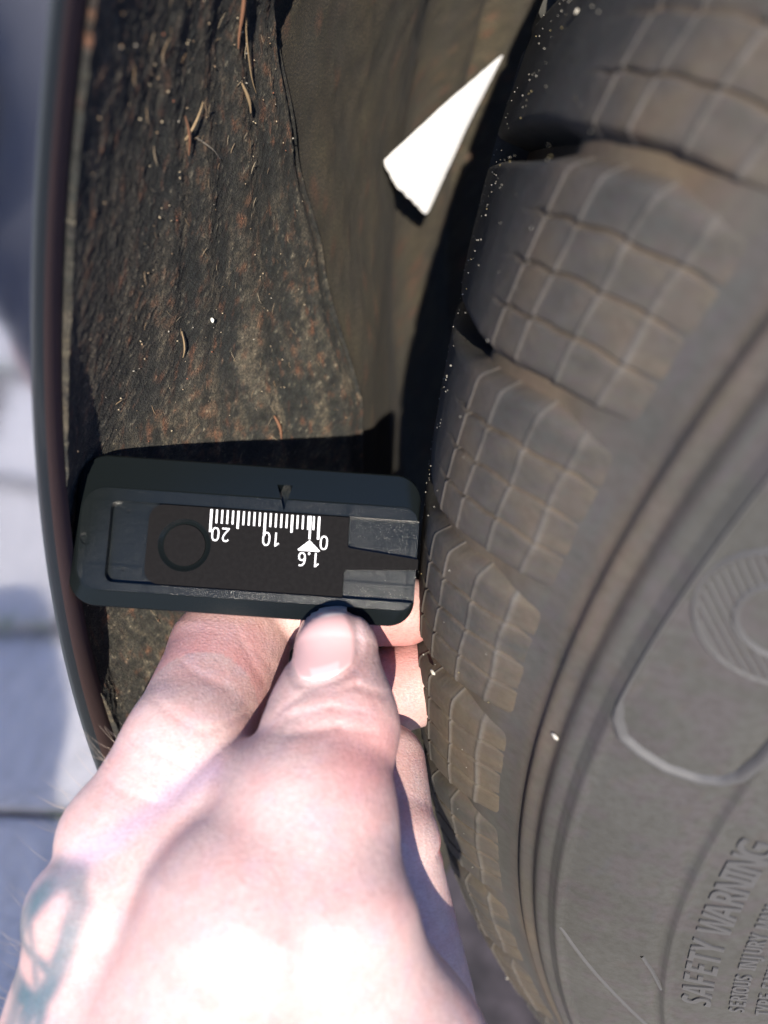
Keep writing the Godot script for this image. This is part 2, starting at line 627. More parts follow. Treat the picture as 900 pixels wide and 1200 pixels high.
	for k in 5:
		var sv := PackedVector3Array()
		for i in 9:
			var t := i / 8.0
			var r := lerpf(0.03, 0.196, t)
			var hw := lerpf(0.026, 0.018, t) + 0.012 * t * t
			var zc := lerpf(0.055, 0.072, t)
			for q in [Vector2(-1, -0.022), Vector2(-1, -0.004), Vector2(-0.8, 0.0), Vector2(0.8, 0.0), Vector2(1, -0.004), Vector2(1, -0.022), Vector2(-1, -0.022)]:
				sv.append(Vector3(q.x * hw, r, zc + q.y))
		part("spoke", smooth_mesh(sv, grid_index(9, 7)), alu, rim, Transform3D(Basis(Vector3.BACK, TAU * k / 5.0), HUB))
	var cap := CylinderMesh.new()
	cap.top_radius = 0.032
	cap.bottom_radius = 0.036
	cap.height = 0.03
	part("hub_cap", cap, alu, rim, Transform3D(Basis(Vector3.RIGHT, PI / 2), HUB + Vector3(0, 0, 0.05)))
	var disc := CylinderMesh.new()
	disc.top_radius = 0.15
	disc.bottom_radius = 0.15
	disc.height = 0.02
	part("brake_disc", disc, mat(Color(0.2, 0.19, 0.18), 0.4, 0.7), rim, Transform3D(Basis(Vector3.RIGHT, PI / 2), HUB + Vector3(0, 0, 0.0)))

func rubber(n1: FastNoiseLite, n2: FastNoiseLite, p: Vector3, dirt: float) -> Color:
	var a := n1.get_noise_3dv(p)
	var b := n2.get_noise_3dv(p)
	var base := Color(0.058, 0.0565, 0.0540) * (1.0 + 0.16 * b + 0.12 * a)
	var d := clampf(dirt * (0.75 + 0.9 * b + 0.5 * a), 0, 1)
	return base.lerp(Color(0.110, 0.078, 0.047), d)

func block_mesh(cut: float, sd: int, za := -0.0225) -> ArrayMesh:
	# one shoulder block, symmetric about angle 0; cut shortens its upper side
	var n1 := fnoise(90 + sd, 110.0, 4)
	var n2 := fnoise(94 + sd, 30.0, 3)
	var zb := 0.0872
	var sipes := [-1.38, -0.05, 1.30]
	var ulist := PackedFloat32Array([-1.30, -1.27, -1.20, -1.13, -1.08, -1.04, -1.0])
	var us := PackedFloat32Array()
	for i in 35: us.append(lerpf(-0.98, 0.98, i / 34.0))
	for q in sipes:
		for i in 15: us.append((q + lerpf(-0.30, 0.30, i / 14.0)) / 2.58)
	us.sort()
	ulist.append_array(us)
	ulist.append_array([1.0, 1.04, 1.08, 1.13, 1.20, 1.27, 1.30])
	var ribs := [0.0655, 0.0722, 0.0789, 0.0834]
	var zz0 := PackedFloat32Array()
	var z := za
	while z < zb:
		zz0.append(z)
		z += 0.0022 if z < 0.055 else 0.00085 if z < 0.084 else 0.00030
	for q in ribs:
		for i in 13: zz0.append(q + lerpf(-0.0008, 0.0008, i / 12.0))
	zz0.append(zb)
	zz0.sort()
	var zl := zz0
	var v := PackedVector3Array()
	var col := PackedColorArray()
	var sl := PackedFloat32Array()
	for zz in zl: sl.append(s_of_z(zz))
	for u in ulist:
		for j in zl.size():
			var zz := zl[j]
			var half := 2.58
			var hi := half
			var lo := -half + cut * 0.0
			var end := smoothstep(0.0846, 0.0872, zz)
			hi -= 0.55 * end * end * end
			lo += 0.55 * end * end * end
			lo += cut * (1.0 - 0.55 * smoothstep(0.07, 0.086, zz))
			var deg := lerpf(lo, hi, (u + 1.0) / 2.0)
			var slant := 0.0
			if zz < 0.078: slant = 90.0 * (0.078 - zz)
			else: slant = -60.0 * (zz - 0.078) 
			var a := n1.get_noise_2d(deg * 0.0054, zz)
			var b := n2.get_noise_2d(deg * 0.0054, zz)
			var h := 0.0
			var over := maxf(0.0, absf(u) - 0.93)
			if over > 0.0:
				# rounded shoulder running down into a scooped groove, steeper towards the crown
				var crown := 1.0 - smoothstep(0.040, 0.060, zz)
				h -= lerpf(0.012, 0.075, crown) * over * smoothstep(0.0, 0.24, over) + 0.0014 * smoothstep(0.0, 0.20, over) * (0.25 + crown)
				if absf(u) > 1.29: h -= 0.006
			# three narrow cross sipes and four raised hairline ribs
			var mask := smoothstep(0.055, 0.066, zz) * (1.0 - smoothstep(0.0858, 0.0868, zz))
			var row := 99.0
			for q in sipes:
				row = minf(row, absf(deg - q - 0.006 + 5.4 * (zz - 0.075) - 0.04 * sin(zz * 900.0 + q)))
			h -= 0.0007 * mask * g(row, 0.055)
			var worn := 0.0
			for q in ribs:
				worn = maxf(worn, mask * g(zz - q - 0.00012 * sin(deg * 2.0 + q * 900.0), 0.00024))
			h += 0.00026 * worn
			h += (0.00010 * a + 0.00015 * b)
			# ends
			h -= 0.0009 * pow(smoothstep(0.0848, 0.0872, zz), 2.0)
			if j == 0: h -= 0.010
			var q2 := sect(sl[j]) + sect_normal(sl[j]) * h
			var ph := deg_to_rad(deg + slant)
			v.append(Vector3(q2.y * cos(ph), q2.y * sin(ph), q2.x))
			var base := Color(0.058, 0.0555, 0.0510) * (1.0 + 0.25 * b + 0.2 * a)
			var brown := clampf(0.38 + 0.9 * b + 0.5 * a, 0, 1) * 0.62 * smoothstep(0.05, 0.07, zz)
			brown = maxf(brown, smoothstep(1.0, 1.2, absf(u)) * 0.85)
			brown = maxf(brown, g(row, 0.10) * mask * 0.6)
			base = base.lerp(Color(0.090, 0.066, 0.043), brown)
			base = base.lerp(Color(0.100, 0.098, 0.094), worn * clampf(0.36 + 0.5 * a + 0.5 * b, 0.08, 0.7))
			var edge := 1.0 - smoothstep(0.045, 0.066, zz)
			base = base.lerp(Color(0.050, 0.050, 0.046), edge * 0.5)
			col.append(base)
	return smooth_mesh(v, grid_index(ulist.size(), zl.size(), true), col)

func rib_on_tyre(pts: Array, wdt: float, ht: float) -> ArrayMesh:
	# a half round raised line through (degrees, radius) points on the sidewall
	var dense := []
	for i in pts.size() - 1:
		var n := maxi(2, int(ceil((Vector2(pts[i].x * 0.0046, pts[i].y) - Vector2(pts[i + 1].x * 0.0046, pts[i + 1].y)).length() / 0.0012)))
		for k in n: dense.append(pts[i].lerp(pts[i + 1], k / float(n)))
	dense.append(pts[pts.size() - 1])
	var v := PackedVector3Array()
	for i in dense.size():
		var a: Vector2 = dense[maxi(i - 1, 0)]
		var b: Vector2 = dense[mini(i + 1, dense.size() - 1)]
		var p: Vector2 = dense[i]
		var d := Vector2((b.x - a.x) * 0.0046, b.y - a.y).normalized()
		var sd := Vector2(-d.y, d.x)
		for k in 7:
			var t := k / 6.0 * 2.0 - 1.0
			var q := Vector2(p.x + sd.x * wdt * t / 0.0046, p.y + sd.y * wdt * t)
			var h := ht * cos(t * PI / 2) - 0.0002 * float(absf(t) > 0.99)
			v.append(on_tyre(s_of_r(q.y), h, deg_to_rad(q.x)))
	return smooth_mesh(v, grid_index(dense.size(), 7))

func arc_pts(c: Vector2, r: float, a0: float, a1: float, n: int) -> Array:
	var o := []
	for i in n + 1:
		var t := deg_to_rad(lerpf(a0, a1, i / float(n)))
		o.append(c + Vector2(cos(t) * r / 0.0046, sin(t) * r))
	return o

func moulding(tyre: Node3D, _rub: Material) -> void:
	var m := mat(Color(0.056, 0.0545, 0.053), 0.6)
	m.metallic_specular = 0.4
	# rounded outline of the raised panel
	var pts := [Vector2(150, 0.2774), Vector2(171.0, 0.2774), Vector2(172.3, 0.2772), Vector2(173.1, 0.2764), Vector2(173.7, 0.2748), Vector2(174.0, 0.2720), Vector2(174.25, 0.2680), Vector2(174.2, 0.2635), Vector2(173.9, 0.2605), Vector2(173.4, 0.2588), Vector2(172.4, 0.2578), Vector2(171, 0.2575), Vector2(150, 0.2575)]
	part("panel_outline", rib_on_tyre(pts, 0.0011, 0.0009), m, tyre)
	part("diagonal_rib", rib_on_tyre([Vector2(186.5, 0.2768), Vector2(189.5, 0.2700), Vector2(193.5, 0.2605), Vector2(196, 0.2575)], 0.0005, 0.0004), m, tyre)
	part("wear_mark", rib_on_tyre([Vector2(186.7, 0.2618), Vector2(187.8, 0.2598), Vector2(189.2, 0.2580)], 0.0004, 0.0004), m, tyre)
	# round emblem: two rings with slanting hatch lines between
	var c := Vector2(166.9, 0.2655)
	part("emblem_ring", rib_on_tyre(arc_pts(c, 0.0106, 0, 360, 60), 0.0005, 0.0004), m, tyre)
	part("emblem_ring", rib_on_tyre(arc_pts(c, 0.0060, 0, 360, 40), 0.0006, 0.0005), m, tyre)
	var dirv := Vector2(0.68, -0.73)
	var nrm := Vector2(0.73, 0.68)
	for k in range(-9, 10):
		var off := k * 0.0011
		var l2 := sqrt(maxf(0.0, 0.0103 * 0.0103 - off * off))
		var l1 := sqrt(maxf(0.0, 0.0063 * 0.0063 - off * off))
		for sg in [-1, 1]:
			var a: Vector2 = nrm * off + dirv * l1 * sg
			var b: Vector2 = nrm * off + dirv * l2 * sg
			if a.distance_to(b) < 0.0006: continue
			part("hatch_line", rib_on_tyre([c + Vector2(a.x / 0.0046, a.y), c + Vector2(b.x / 0.0046, b.y)], 0.00036, 0.0004), m, tyre)
	# moulded lettering round the wall
	lettering(tyre, m, "SAFETY WARNING", 189.9, 0.2490, 0.0052, 1.0)
	lettering(tyre, m, "SERIOUS INJURY MAY RESULT FROM", 190.1, 0.2432, 0.0028, 0.58)
	lettering(tyre, m, "TYRE FAILURE DUE TO UNDERINFLATION", 190.3, 0.2385, 0.0028, 0.58)

func lettering(tyre: Node3D, m: Material, txt: String, start: float, r: float, h: float, step: float) -> void:
	var f := SystemFont.new()
	f.font_names = PackedStringArray(["Droid Sans"])
	f.font_weight = 700
	var deg := start
	for ch in txt:
		if ch == " ":
			deg -= step * 0.75
			continue
		var tm := TextMesh.new()
		tm.text = ch
		tm.font = f
		tm.font_size = 32
		tm.pixel_size = h / 23.0
		tm.depth = 0.00034
		tm.curve_step = 2.0
		var wd := step * (0.55 if ch == "I" else 1.2 if ch in "WM" else 1.0)
		var ph := deg_to_rad(deg - wd * 0.5)
		deg -= wd
		var s := s_of_r(r + h / 2)
		var p := on_tyre(s, 0.0002, ph)
		var nn := sect_normal(s)
		var up := Vector3(cos(ph) * -nn.x, sin(ph) * -nn.x, nn.y) * -1.0
		up = Vector3(cos(ph), sin(ph), 0)
		var out := Vector3(cos(ph) * nn.y, sin(ph) * nn.y, nn.x).normalized()
		up = (up - out * up.dot(out)).normalized()
		part("letter", tm, m, tyre, Transform3D(Basis(up.cross(out), up, out), p))

# ---------------------------------------------------------------- gauge
func round_outline(x0: float, x1: float, y0: float, y1: float, rl: float, rr: float, n := 10) -> PackedVector2Array:
	var o := PackedVector2Array()
	for c in [[x1 - rr, y0 + rr, -90.0, rr], [x1 - rr, y1 - rr, 0.0, rr], [x0 + rl, y1 - rl, 90.0, rl], [x0 + rl, y0 + rl, 180.0, rl]]:
		for i in n + 1:
			var t: float = deg_to_rad(c[2] + 90.0 * i / n)
			o.append(Vector2(c[0] + cos(t) * c[3], c[1] + sin(t) * c[3]))
	return o

func box_cut(size: Vector3, at: Vector3, op := CSGShape3D.OPERATION_SUBTRACTION) -> CSGBox3D:
	var b := CSGBox3D.new()
	b.size = size
	b.position = at
	b.operation = op
	return b

func cyl(r: float, h: float, at: Vector3, op: int, sides := 40, cone := false) -> CSGCylinder3D:
	var c := CSGCylinder3D.new()
	c.radius = r
	c.height = h
	c.sides = sides
	c.cone = cone
	c.position = at
	c.rotation_degrees.x = 90
	c.operation = op
	return c

func poly(pts: PackedVector2Array, depth: float, z: float, op: int) -> CSGPolygon3D:
	var p := CSGPolygon3D.new()
	p.polygon = pts
	p.depth = depth
	p.position.z = z + depth      # CSGPolygon3D extrudes towards -z
	p.operation = op
	return p

func build_gauge() -> void:
	var MM := 0.000932
	var gz := thing("tread_depth_gauge", "black plastic sliding tread depth gauge pressed against the tyre shoulder", "tread gauge", GRIP)
	gz.basis = Basis(Vector3.RIGHT, deg_to_rad(PITCH)) * Basis(Vector3.BACK, deg_to_rad(-4.0)) * Basis(Vector3.RIGHT, deg_to_rad(-5.5))
	var pl := mat(Color(0.0045, 0.0060, 0.0064), 0.36)
	pl.metallic_specular = 0.27
	pl.normal_enabled = true
	pl.normal_texture = ntex(fnoise(101, 0.2, 3), 512, true, 6)
	pl.normal_scale = 0.10
	pl.uv1_triplanar = true
	pl.uv1_scale = Vector3.ONE * 90.0
	pl.roughness_texture = ntex(fnoise(102, 0.02, 4), 512, false, 1, ramp([[0.0, Color(0.75, 0.75, 0.75)], [1.0, Color(1, 1, 1)]]))
	pl.roughness = 0.17
	var pl2: StandardMaterial3D = pl.duplicate()
	pl2.albedo_color = Color(0.0056, 0.0052, 0.0053).linear_to_srgb()
	pl2.roughness = 0.7
	pl2.metallic_specular = 0.12
	# body shell, lofted through rounded outlines
	var rings := [[-4.0, 1.2, 1.2, 1.2, 1.2], [-3.6, 0.4, 0.4, 0.4, 0.4], [-2.6, 0.0, 0.0, 0.0, 0.0], [1.9, 0.0, 0.0, 0.0, 0.0], [2.3, 0.3, 0.15, 0.1, 0.06], [3.48, 6.0, 2.8, 1.3, 0.25], [3.6, 6.3, 3.05, 1.7, 0.45]]
	var v := PackedVector3Array()
	var per := 0
	for q in rings:
		var o := round_outline(-32.4 + q[3], 32.0 - q[4], -14.4 + q[2], 13.9 - q[1], maxf(5.4 - q[3] * 0.6, 2.5), maxf(4.8 - (q[1] + q[2]) * 0.25, 1.2), 12)
		per = o.size()
		for p in o: v.append(Vector3(p.x, p.y, q[0]) * MM)
	var idx := PackedInt32Array()
	for i in rings.size() - 1:
		for j in per:
			var a := i * per + j
			var b := i * per + (j + 1) % per
			idx.append_array([a, b, a + per, b, b + per, a + per])
	var top := (rings.size() - 1) * per
	for j in range(1, per - 1):
		idx.append_array([0, j + 1, j])
		idx.append_array([top, top + j, top + j + 1])
	var st := SurfaceTool.new()
	st.begin(Mesh.PRIMITIVE_TRIANGLES)
	st.set_smooth_group(-1)
	for i in range(0, idx.size(), 3):
		st.add_vertex(v[idx[i]]); st.add_vertex(v[idx[i + 2]]); st.add_vertex(v[idx[i + 1]])
	st.generate_normals()
	st.index()
	var body := CSGCombiner3D.new()
	body.name = "body"
	body.material_override = pl
	gz.add_child(body, true)
	var shell := CSGMesh3D.new()
	shell.mesh = st.commit()
	shell.name = "shell"
	body.add_child(shell)
	var ch := round_outline(-25.4, 60.0, -9.85, 5.35, 1.6, 1.0, 6)
	for i in ch.size(): ch[i] *= MM
	body.add_child(poly(ch, 5.0 * MM, 1.5 * MM, CSGShape3D.OPERATION_SUBTRACTION))
	body.add_child(cyl(1.15 * MM, 1.0 * MM, Vector3(-29.4, -2.1, 3.6) * MM, CSGShape3D.OPERATION_SUBTRACTION, 24))
	# floor details: fine slot, two pin holes, one raised step
	body.add_child(box_cut(Vector3(7.6, 0.22, 0.5) * MM, Vector3(-20.5, -2.4, 1.5) * MM))
	for y in [-7.3, 3.6]:
		body.add_child(cyl(0.45 * MM, 1.2 * MM, Vector3(-22.4, y, 1.5) * MM, CSGShape3D.OPERATION_SUBTRACTION, 14))
	# pointer notch in the upper bevel
	var nt := PackedVector2Array([Vector2(5.0, 10.6) * MM, Vector2(6.7, 5.6) * MM, Vector2(7.9, 10.6) * MM])
	nt.reverse()
	var notch := poly(nt, 6.0 * MM, 0.0, CSGShape3D.OPERATION_SUBTRACTION)
	notch.transform = Transform3D(Basis(Vector3.RIGHT, deg_to_rad(-12.0)), Vector3(0, 0.6, 7.65) * MM)
	body.add_child(notch)
	# slider plate with its probe
	var sl := CSGCombiner3D.new()
	sl.name = "slider"
	sl.material_override = pl2
	gz.add_child(sl, true)
	var so := PackedVector2Array()
	for c in [[-15.6, 2.5, 90.0], [-15.6, -6.9, 180.0]]:
		for i in 9:
			var t: float = deg_to_rad(c[2] + 90.0 * i / 8)
			so.append(Vector2(c[0] + cos(t) * 2.7, c[1] + sin(t) * 2.7) * MM)
	for p in [Vector2(18.6, -9.6), Vector2(18.6, -4.9), Vector2(18.9, -4.5), Vector2(32.2, -3.65), Vector2(32.2, -1.75), Vector2(19.6, -0.5), Vector2(19.1, -0.3), Vector2(18.9, 0.3), Vector2(18.9, 5.2)]:
		so.append(p * MM)
	sl.add_child(poly(so, 1.6 * MM, 1.55 * MM, CSGShape3D.OPERATION_UNION))
	sl.add_child(cyl(4.9 * MM, 1.5 * MM, Vector3(-11.3, -2.1, 3.15) * MM, CSGShape3D.OPERATION_SUBTRACTION, 56))
	sl.add_child(cyl(3.85 * MM, 0.8 * MM, Vector3(-11.3, -2.1, 2.55) * MM, CSGShape3D.OPERATION_UNION, 48))
	# dished wall of the thumb recess
	var dish := []
	var dv := PackedVector3Array()
	for i in 65:
		var t := TAU * (i % 64) / 64.0
		for q in [Vector2(4.92, 3.16), Vector2(4.75, 3.05), Vector2(4.4, 2.72), Vector2(4.05, 2.5), Vector2(3.84, 2.44)]:
			dv.append(Vector3(-11.3 + cos(t) * q.x, -2.1 + sin(t) * q.x, q.y) * MM)
	part("thumb_recess", smooth_mesh(dv, grid_index(65, 5)), pl, sl)
	# dust scraped into the open jaw
	var dm := MultiMesh.new()
	dm.transform_format = MultiMesh.TRANSFORM_3D
	dm.mesh = chip(Vector3(1.6, 0.5, 0.5), 21)
	dm.instance_count = 150
	for i in 150:
		var up := i % 2 == 0
		var q := Vector2(rng.randf_range(19.5, 31.2), rng.randf_range(0.6, 5.0) if up else -9.6 + absf(rng.randfn(0.0, 1.2)))
		if up: q.y = lerpf(q.y, 4.2, 0.3)
		if not up and q.y > -5.2: q.y = -8.0
		var r := rng.randf_range(0.02, 0.055) * MM
		dm.set_instance_transform(i, Transform3D(Basis(Vector3.BACK, rng.randfn(-0.1, 0.25)).scaled(Vector3.ONE * r), Vector3(q.x, q.y, 1.52) * MM))
	var di := MultiMeshInstance3D.new()
	di.name = "dust"
	di.multimesh = dm
	di.material_override = mat(Color(0.20, 0.21, 0.16), 0.9)
	gz.add_child(di, true)
	di.set_meta("kind", "stuff")
	# printed scale
	var white := mat(Color(0.62, 0.62, 0.61), 0.6)
	var zt := 3.16
	for k in 21:
		var len := 2.55
		var wd := 0.33
		if k % 10 == 0: len = 4.25; wd = 0.44
		elif k % 5 == 0: len = 3.3; wd = 0.42
		var b := BoxMesh.new()
		b.size = Vector3(wd, len, 0.03) * MM
		var x := 13.35 - k * 1.005
		part("scale_tick", b, white, sl, Transform3D(Basis(Vector3.BACK, deg_to_rad(1.2)), Vector3(x, 4.95 - len / 2, zt) * MM))
	var tb := BoxMesh.new()
	tb.size = Vector3(0.38, 4.3, 0.03) * MM
	part("limit_tick", tb, white, sl, Transform3D(Basis(Vector3.BACK, deg_to_rad(1.2)), Vector3(11.75, 2.8, zt + 0.012) * MM))
	var tri := SurfaceTool.new()
	tri.begin(Mesh.PRIMITIVE_TRIANGLES)
	for p in [Vector2(11.85, 0.45), Vector2(13.9, -1.4), Vector2(13.7, -1.6), Vector2(9.95, -1.6), Vector2(9.75, -1.4)]:
		tri.set_normal(Vector3.BACK)
		tri.add_vertex(Vector3(p.x, p.y, zt + 0.02) * MM)
	for i in [0, 1, 2, 0, 2, 3, 0, 3, 4]: tri.add_index(i)
	part("limit_arrow", tri.commit(), white, sl)
	for q in [["20", -4.75, 0.45, 2.45], ["10", 4.75, 0.25, 2.45], ["0", 14.55, 0.25, 2.5], ["1.6", 11.95, -3.05, 2.5]]:
		var f := SystemFont.new()
		f.font_names = PackedStringArray(["Droid Sans"])
		f.font_weight = 500
		var tm := TextMesh.new()
		tm.text = q[0]
		tm.font = f
		tm.font_size = 32
		tm.pixel_size = q[3] * MM / 23.0
		tm.depth = 0.03 * MM
		part("scale_number", tm, white, sl, Transform3D(Basis(Vector3.BACK, PI) * Basis().scaled(Vector3(0.9, 1, 1)), Vector3(q[1], q[2], zt) * MM))

# ---------------------------------------------------------------- hand
# bones: [ax, ay, az, ra, bx, by, bz, rb] in millimetres round the grip, x right,
# y up along the gauge face, z out of the gauge face
const HM := 0.000932       # one unit of the hand's own measure in metres
const NAIL := Vector2(14.9, -17.2)
var groups := []
var creases := []
var skin_a: FastNoiseLite
var skin_b: FastNoiseLite

func bones() -> void:
	var T0 := [17.1, -19.7, 10.5, 7.6]
	var T1 := [16.7, -31.6, 17.0, 10.9]
	var T2 := [13.2, -44.9, 27.0, 13.0]
	var W1 := [1.8, -43.9, 20.0, 9.2]
	var W2 := [-21.4, -60.6, 27.0, 10.2]
	var R1 := [5.8, -59.8, 34.0, 17.9]
	var R2 := [-13.3, -113.2, 20.0, 37.5]
	var H1 := [19.5, -57.8, 38.0, 10.8]
	var H2 := [22.3, -84.5, 30.0, 20.7]
	var I0 := [-17.7, -51.1, 20.0, 11.0]
	var I1 := [-9.2, -36.3, 13.0, 10.8]
	var I2 := [-4.8, -22.6, -9.0, 11.5]
	var I3 := [-1.1, -14.5, -13.0, 7.9]
	var I4 := [29.9, -15.3, -18.0, 7.2]
	var M0 := [-0.3, -39.9, -14.0, 8.7]
	var M1 := [31.9, -31.5, -25.0, 9.3]
	var F0 := [26.0, -44.4, -9.0, 7.9]
	var F1 := [27.7, -56.8, 3.0, 7.9]
	var F2 := [34.9, -93.5, 14.0, 9.9]
	var P0 := [-2.9, -50.3, -8.0, 11.8]
	var P1 := [14.6, -73.8, 4.0, 12.6]
	var E1 := [-80.0, -215.0, 95.0, 38.0]
	var E2 := [-235.0, -505.0, 420.0, 45.0]
	groups = [
		[4.0, [T0 + T1, T1 + T2, T2 + R1, W1 + W2, T2 + W1, R1 + R2, W2 + R2, H1 + H2, T2 + H1, H2 + R2, R2 + E1, E1 + E2]],
		[2.5, [I0 + I1, I1 + I2, I2 + I3, I0 + P0, P0 + P1, I0 + R2, P1 + R2]],
		[2.0, [I3 + I4]],
		[2.0, [M0 + M1, M0 + P0]],
		[2.0, [F0 + F1, F1 + F2, F1 + P1]],
	]
	creases = [
		[Vector2(8.3, -27.6), Vector2(12.7, -24.4)], [Vector2(12.7, -24.4), Vector2(21.3, -23.4)], [Vector2(21.3, -23.4), Vector2(26.0, -25.6)],
		[Vector2(10.0, -27.9), Vector2(17.0, -26.2)], [Vector2(17.0, -26.2), Vector2(22.5, -27.2)],
		[Vector2(10.5, -30.0), Vector2(18.4, -29.0)], [Vector2(18.4, -29.0), Vector2(24.0, -30.5)],
		[Vector2(-13.0, -27.0), Vector2(-4.5, -31.5)], [Vector2(-4.5, -31.5), Vector2(2.0, -30.0)],
		[Vector2(-16.0, -32.5), Vector2(-7.0, -36.5)], [Vector2(-20.0, -39.0), Vector2(-11.0, -42.0)],
		[Vector2(-11.0, -21.5), Vector2(-2.0, -25.5)], [Vector2(-1.0, -18.0), Vector2(3.5, -26.0)],
	]

func smin(a: float, b: float, k: float) -> float:
	var h := maxf(k - absf(a - b), 0.0) / k
	return minf(a, b) - h * h * k * 0.25

func cone(p: Vector3, b: Array) -> float:
	var a := Vector3(b[0], b[1], b[2])
	var ba := Vector3(b[4], b[5], b[6]) - a
	var h := clampf((p - a).dot(ba) / ba.length_squared(), 0.0, 1.0)
	return (p - a - ba * h).length() - lerpf(b[3], b[7], h)

func skin(p: Vector3, near: Array) -> float:
	var d := 1e6
	for gr in near:
		var k: float = gr[0]
		var e := 1e6
		for b in gr[1]:
			var c := cone(p, b)
			e = c if e > 1e5 else smin(e, c, k)
		d = e if d > 1e5 else smin(d, e, 1.6)
	if p.z > -9.0 and p.y > -44.0:
		for c in creases:
			var q := Geometry2D.get_closest_point_to_segment(Vector2(p.x, p.y), c[0], c[1]).distance_to(Vector2(p.x, p.y))
			if q < 2.5: d += (0.20 if p.x > 5.0 else 0.13) * exp(-q * q / 0.4)
	if p.z > 4.0 and p.y > -28.0:
		var e := Vector2(p.x, p.y) - NAIL
		var ex := Vector2(e.dot(Vector2(0.97, 0.24)) / 6.4, e.dot(Vector2(-0.24, 0.97)) / 5.9)
		var rr := pow(pow(absf(ex.x), 3.0) + pow(absf(ex.y), 3.0), 0.3333)
		d += 0.45 * exp(-pow((rr - 1.0) / 0.10, 2.0)) + 0.12 * smoothstep(1.0, 0.9, rr)
	# crease across the lower finger
	if p.x > 20.0 and p.z < 8.0:
		var q2 := absf(p.y + 57.0 + (p.x - 30.0) * 0.05)
		if q2 < 3.0: d += 0.5 * exp(-q2 * q2 / 0.9)
	return d

func near_bones(c: Vector3, reach: float) -> Array:
	var best := 1e6
	var ds := []
	for gr in groups:
		var row := []
		for b in gr[1]:
			var e := cone(c, b)
			row.append(e)
			best = minf(best, e)
		ds.append(row)
	var out := []
	for i in groups.size():
		var keep := []
		for j in groups[i][1].size():
			if ds[i][j] < best + reach: keep.append(groups[i][1][j])
		if keep: out.append([groups[i][0], keep])
	return [best, out]

func nets(lo: Vector3, hi: Vector3, cell: float, v: PackedVector3Array, n: PackedVector3Array, idx: PackedInt32Array) -> void:
	var B := 6
	var nx := int(ceil((hi.x - lo.x) / cell / B)) * B
	var ny := int(ceil((hi.y - lo.y) / cell / B)) * B
	var nz := int(ceil((hi.z - lo.z) / cell / B)) * B
	var sx := (ny + 1) * (nz + 1)
	var sy := nz + 1
	var f := PackedFloat32Array()
	f.resize((nx + 1) * sx)
	f.fill(1e3)
	var live := []
	for bx in nx / B:
		for by in ny / B:
			for bz in nz / B:
				var c := lo + Vector3(bx + 0.5, by + 0.5, bz + 0.5) * B * cell
				var rad := B * cell * 0.87
				var nb := near_bones(c, 2.0 * rad + 9.0)
				if absf(skin(c, nb[1])) > rad + 1.5: continue
				live.append([Vector3i(bx, by, bz), nb[1]])
				for i in B + 1:
					for j in B + 1:
						for k in B + 1:
							var id := (bx * B + i) * sx + (by * B + j) * sy + bz * B + k
							if f[id] > 999.0:
								f[id] = skin(lo + Vector3(bx * B + i, by * B + j, bz * B + k) * cell, nb[1])
	var at := {}
	var corner := [Vector3i(0, 0, 0), Vector3i(1, 0, 0), Vector3i(0, 1, 0), Vector3i(1, 1, 0), Vector3i(0, 0, 1), Vector3i(1, 0, 1), Vector3i(0, 1, 1), Vector3i(1, 1, 1)]
	var offs := PackedInt32Array()
	for c in corner: offs.append(c.x * sx + c.y * sy + c.z)
	var edges := [[0, 1], [2, 3], [4, 5], [6, 7], [0, 2], [1, 3], [4, 6], [5, 7], [0, 4], [1, 5], [2, 6], [3, 7]]
	for L in live:
		var o: Vector3i = L[0] * B
		for i in B:
			for j in B:
				for k in B:
					var id := (o.x + i) * sx + (o.y + j) * sy + o.z + k
					var neg := 0
					for q in 8:
						if f[id + offs[q]] < 0.0: neg += 1
					if neg == 0 or neg == 8: continue
					var sum := Vector3.ZERO
					var m := 0
					for e in edges:
						var fa := f[id + offs[e[0]]]
						var fb := f[id + offs[e[1]]]
						if (fa < 0.0) != (fb < 0.0):
							var t := fa / (fa - fb)
							sum += Vector3(corner[e[0]]).lerp(Vector3(corner[e[1]]), t)
							m += 1
					var p := lo + (Vector3(o + Vector3i(i, j, k)) + sum / m) * cell
					var h := 0.25 * cell
					var d := skin(p, L[1])
					var gr := Vector3(skin(p + Vector3(h, 0, 0), L[1]) - d, skin(p + Vector3(0, h, 0), L[1]) - d, skin(p + Vector3(0, 0, h), L[1]) - d) / h
					p -= gr.normalized() * d * 0.9
					at[id] = v.size()
					v.append(p)
					n.append(gr.normalized())
	for id in at:
		var a := f[id]
		for ax in 3:
			var step: int = [sx, sy, 1][ax]
			var u: int = [sy, 1, sx][ax]
			var w: int = [1, sx, sy][ax]
			var b := f[id + step]
			if (a < 0.0) == (b < 0.0): continue
			if not (at.has(id - u) and at.has(id - w) and at.has(id - u - w)): continue
			var q := [at[id], at[id - u], at[id - u - w], at[id - w]]
			if a < 0.0: idx.append_array([q[0], q[2], q[1], q[0], q[3], q[2]])
			else: idx.append_array([q[0], q[1], q[2], q[0], q[2], q[3]])

func seg(p: Vector2, a: Vector2, b: Vector2) -> float:
	return Geometry2D.get_closest_point_to_segment(p, a, b).distance_to(p)

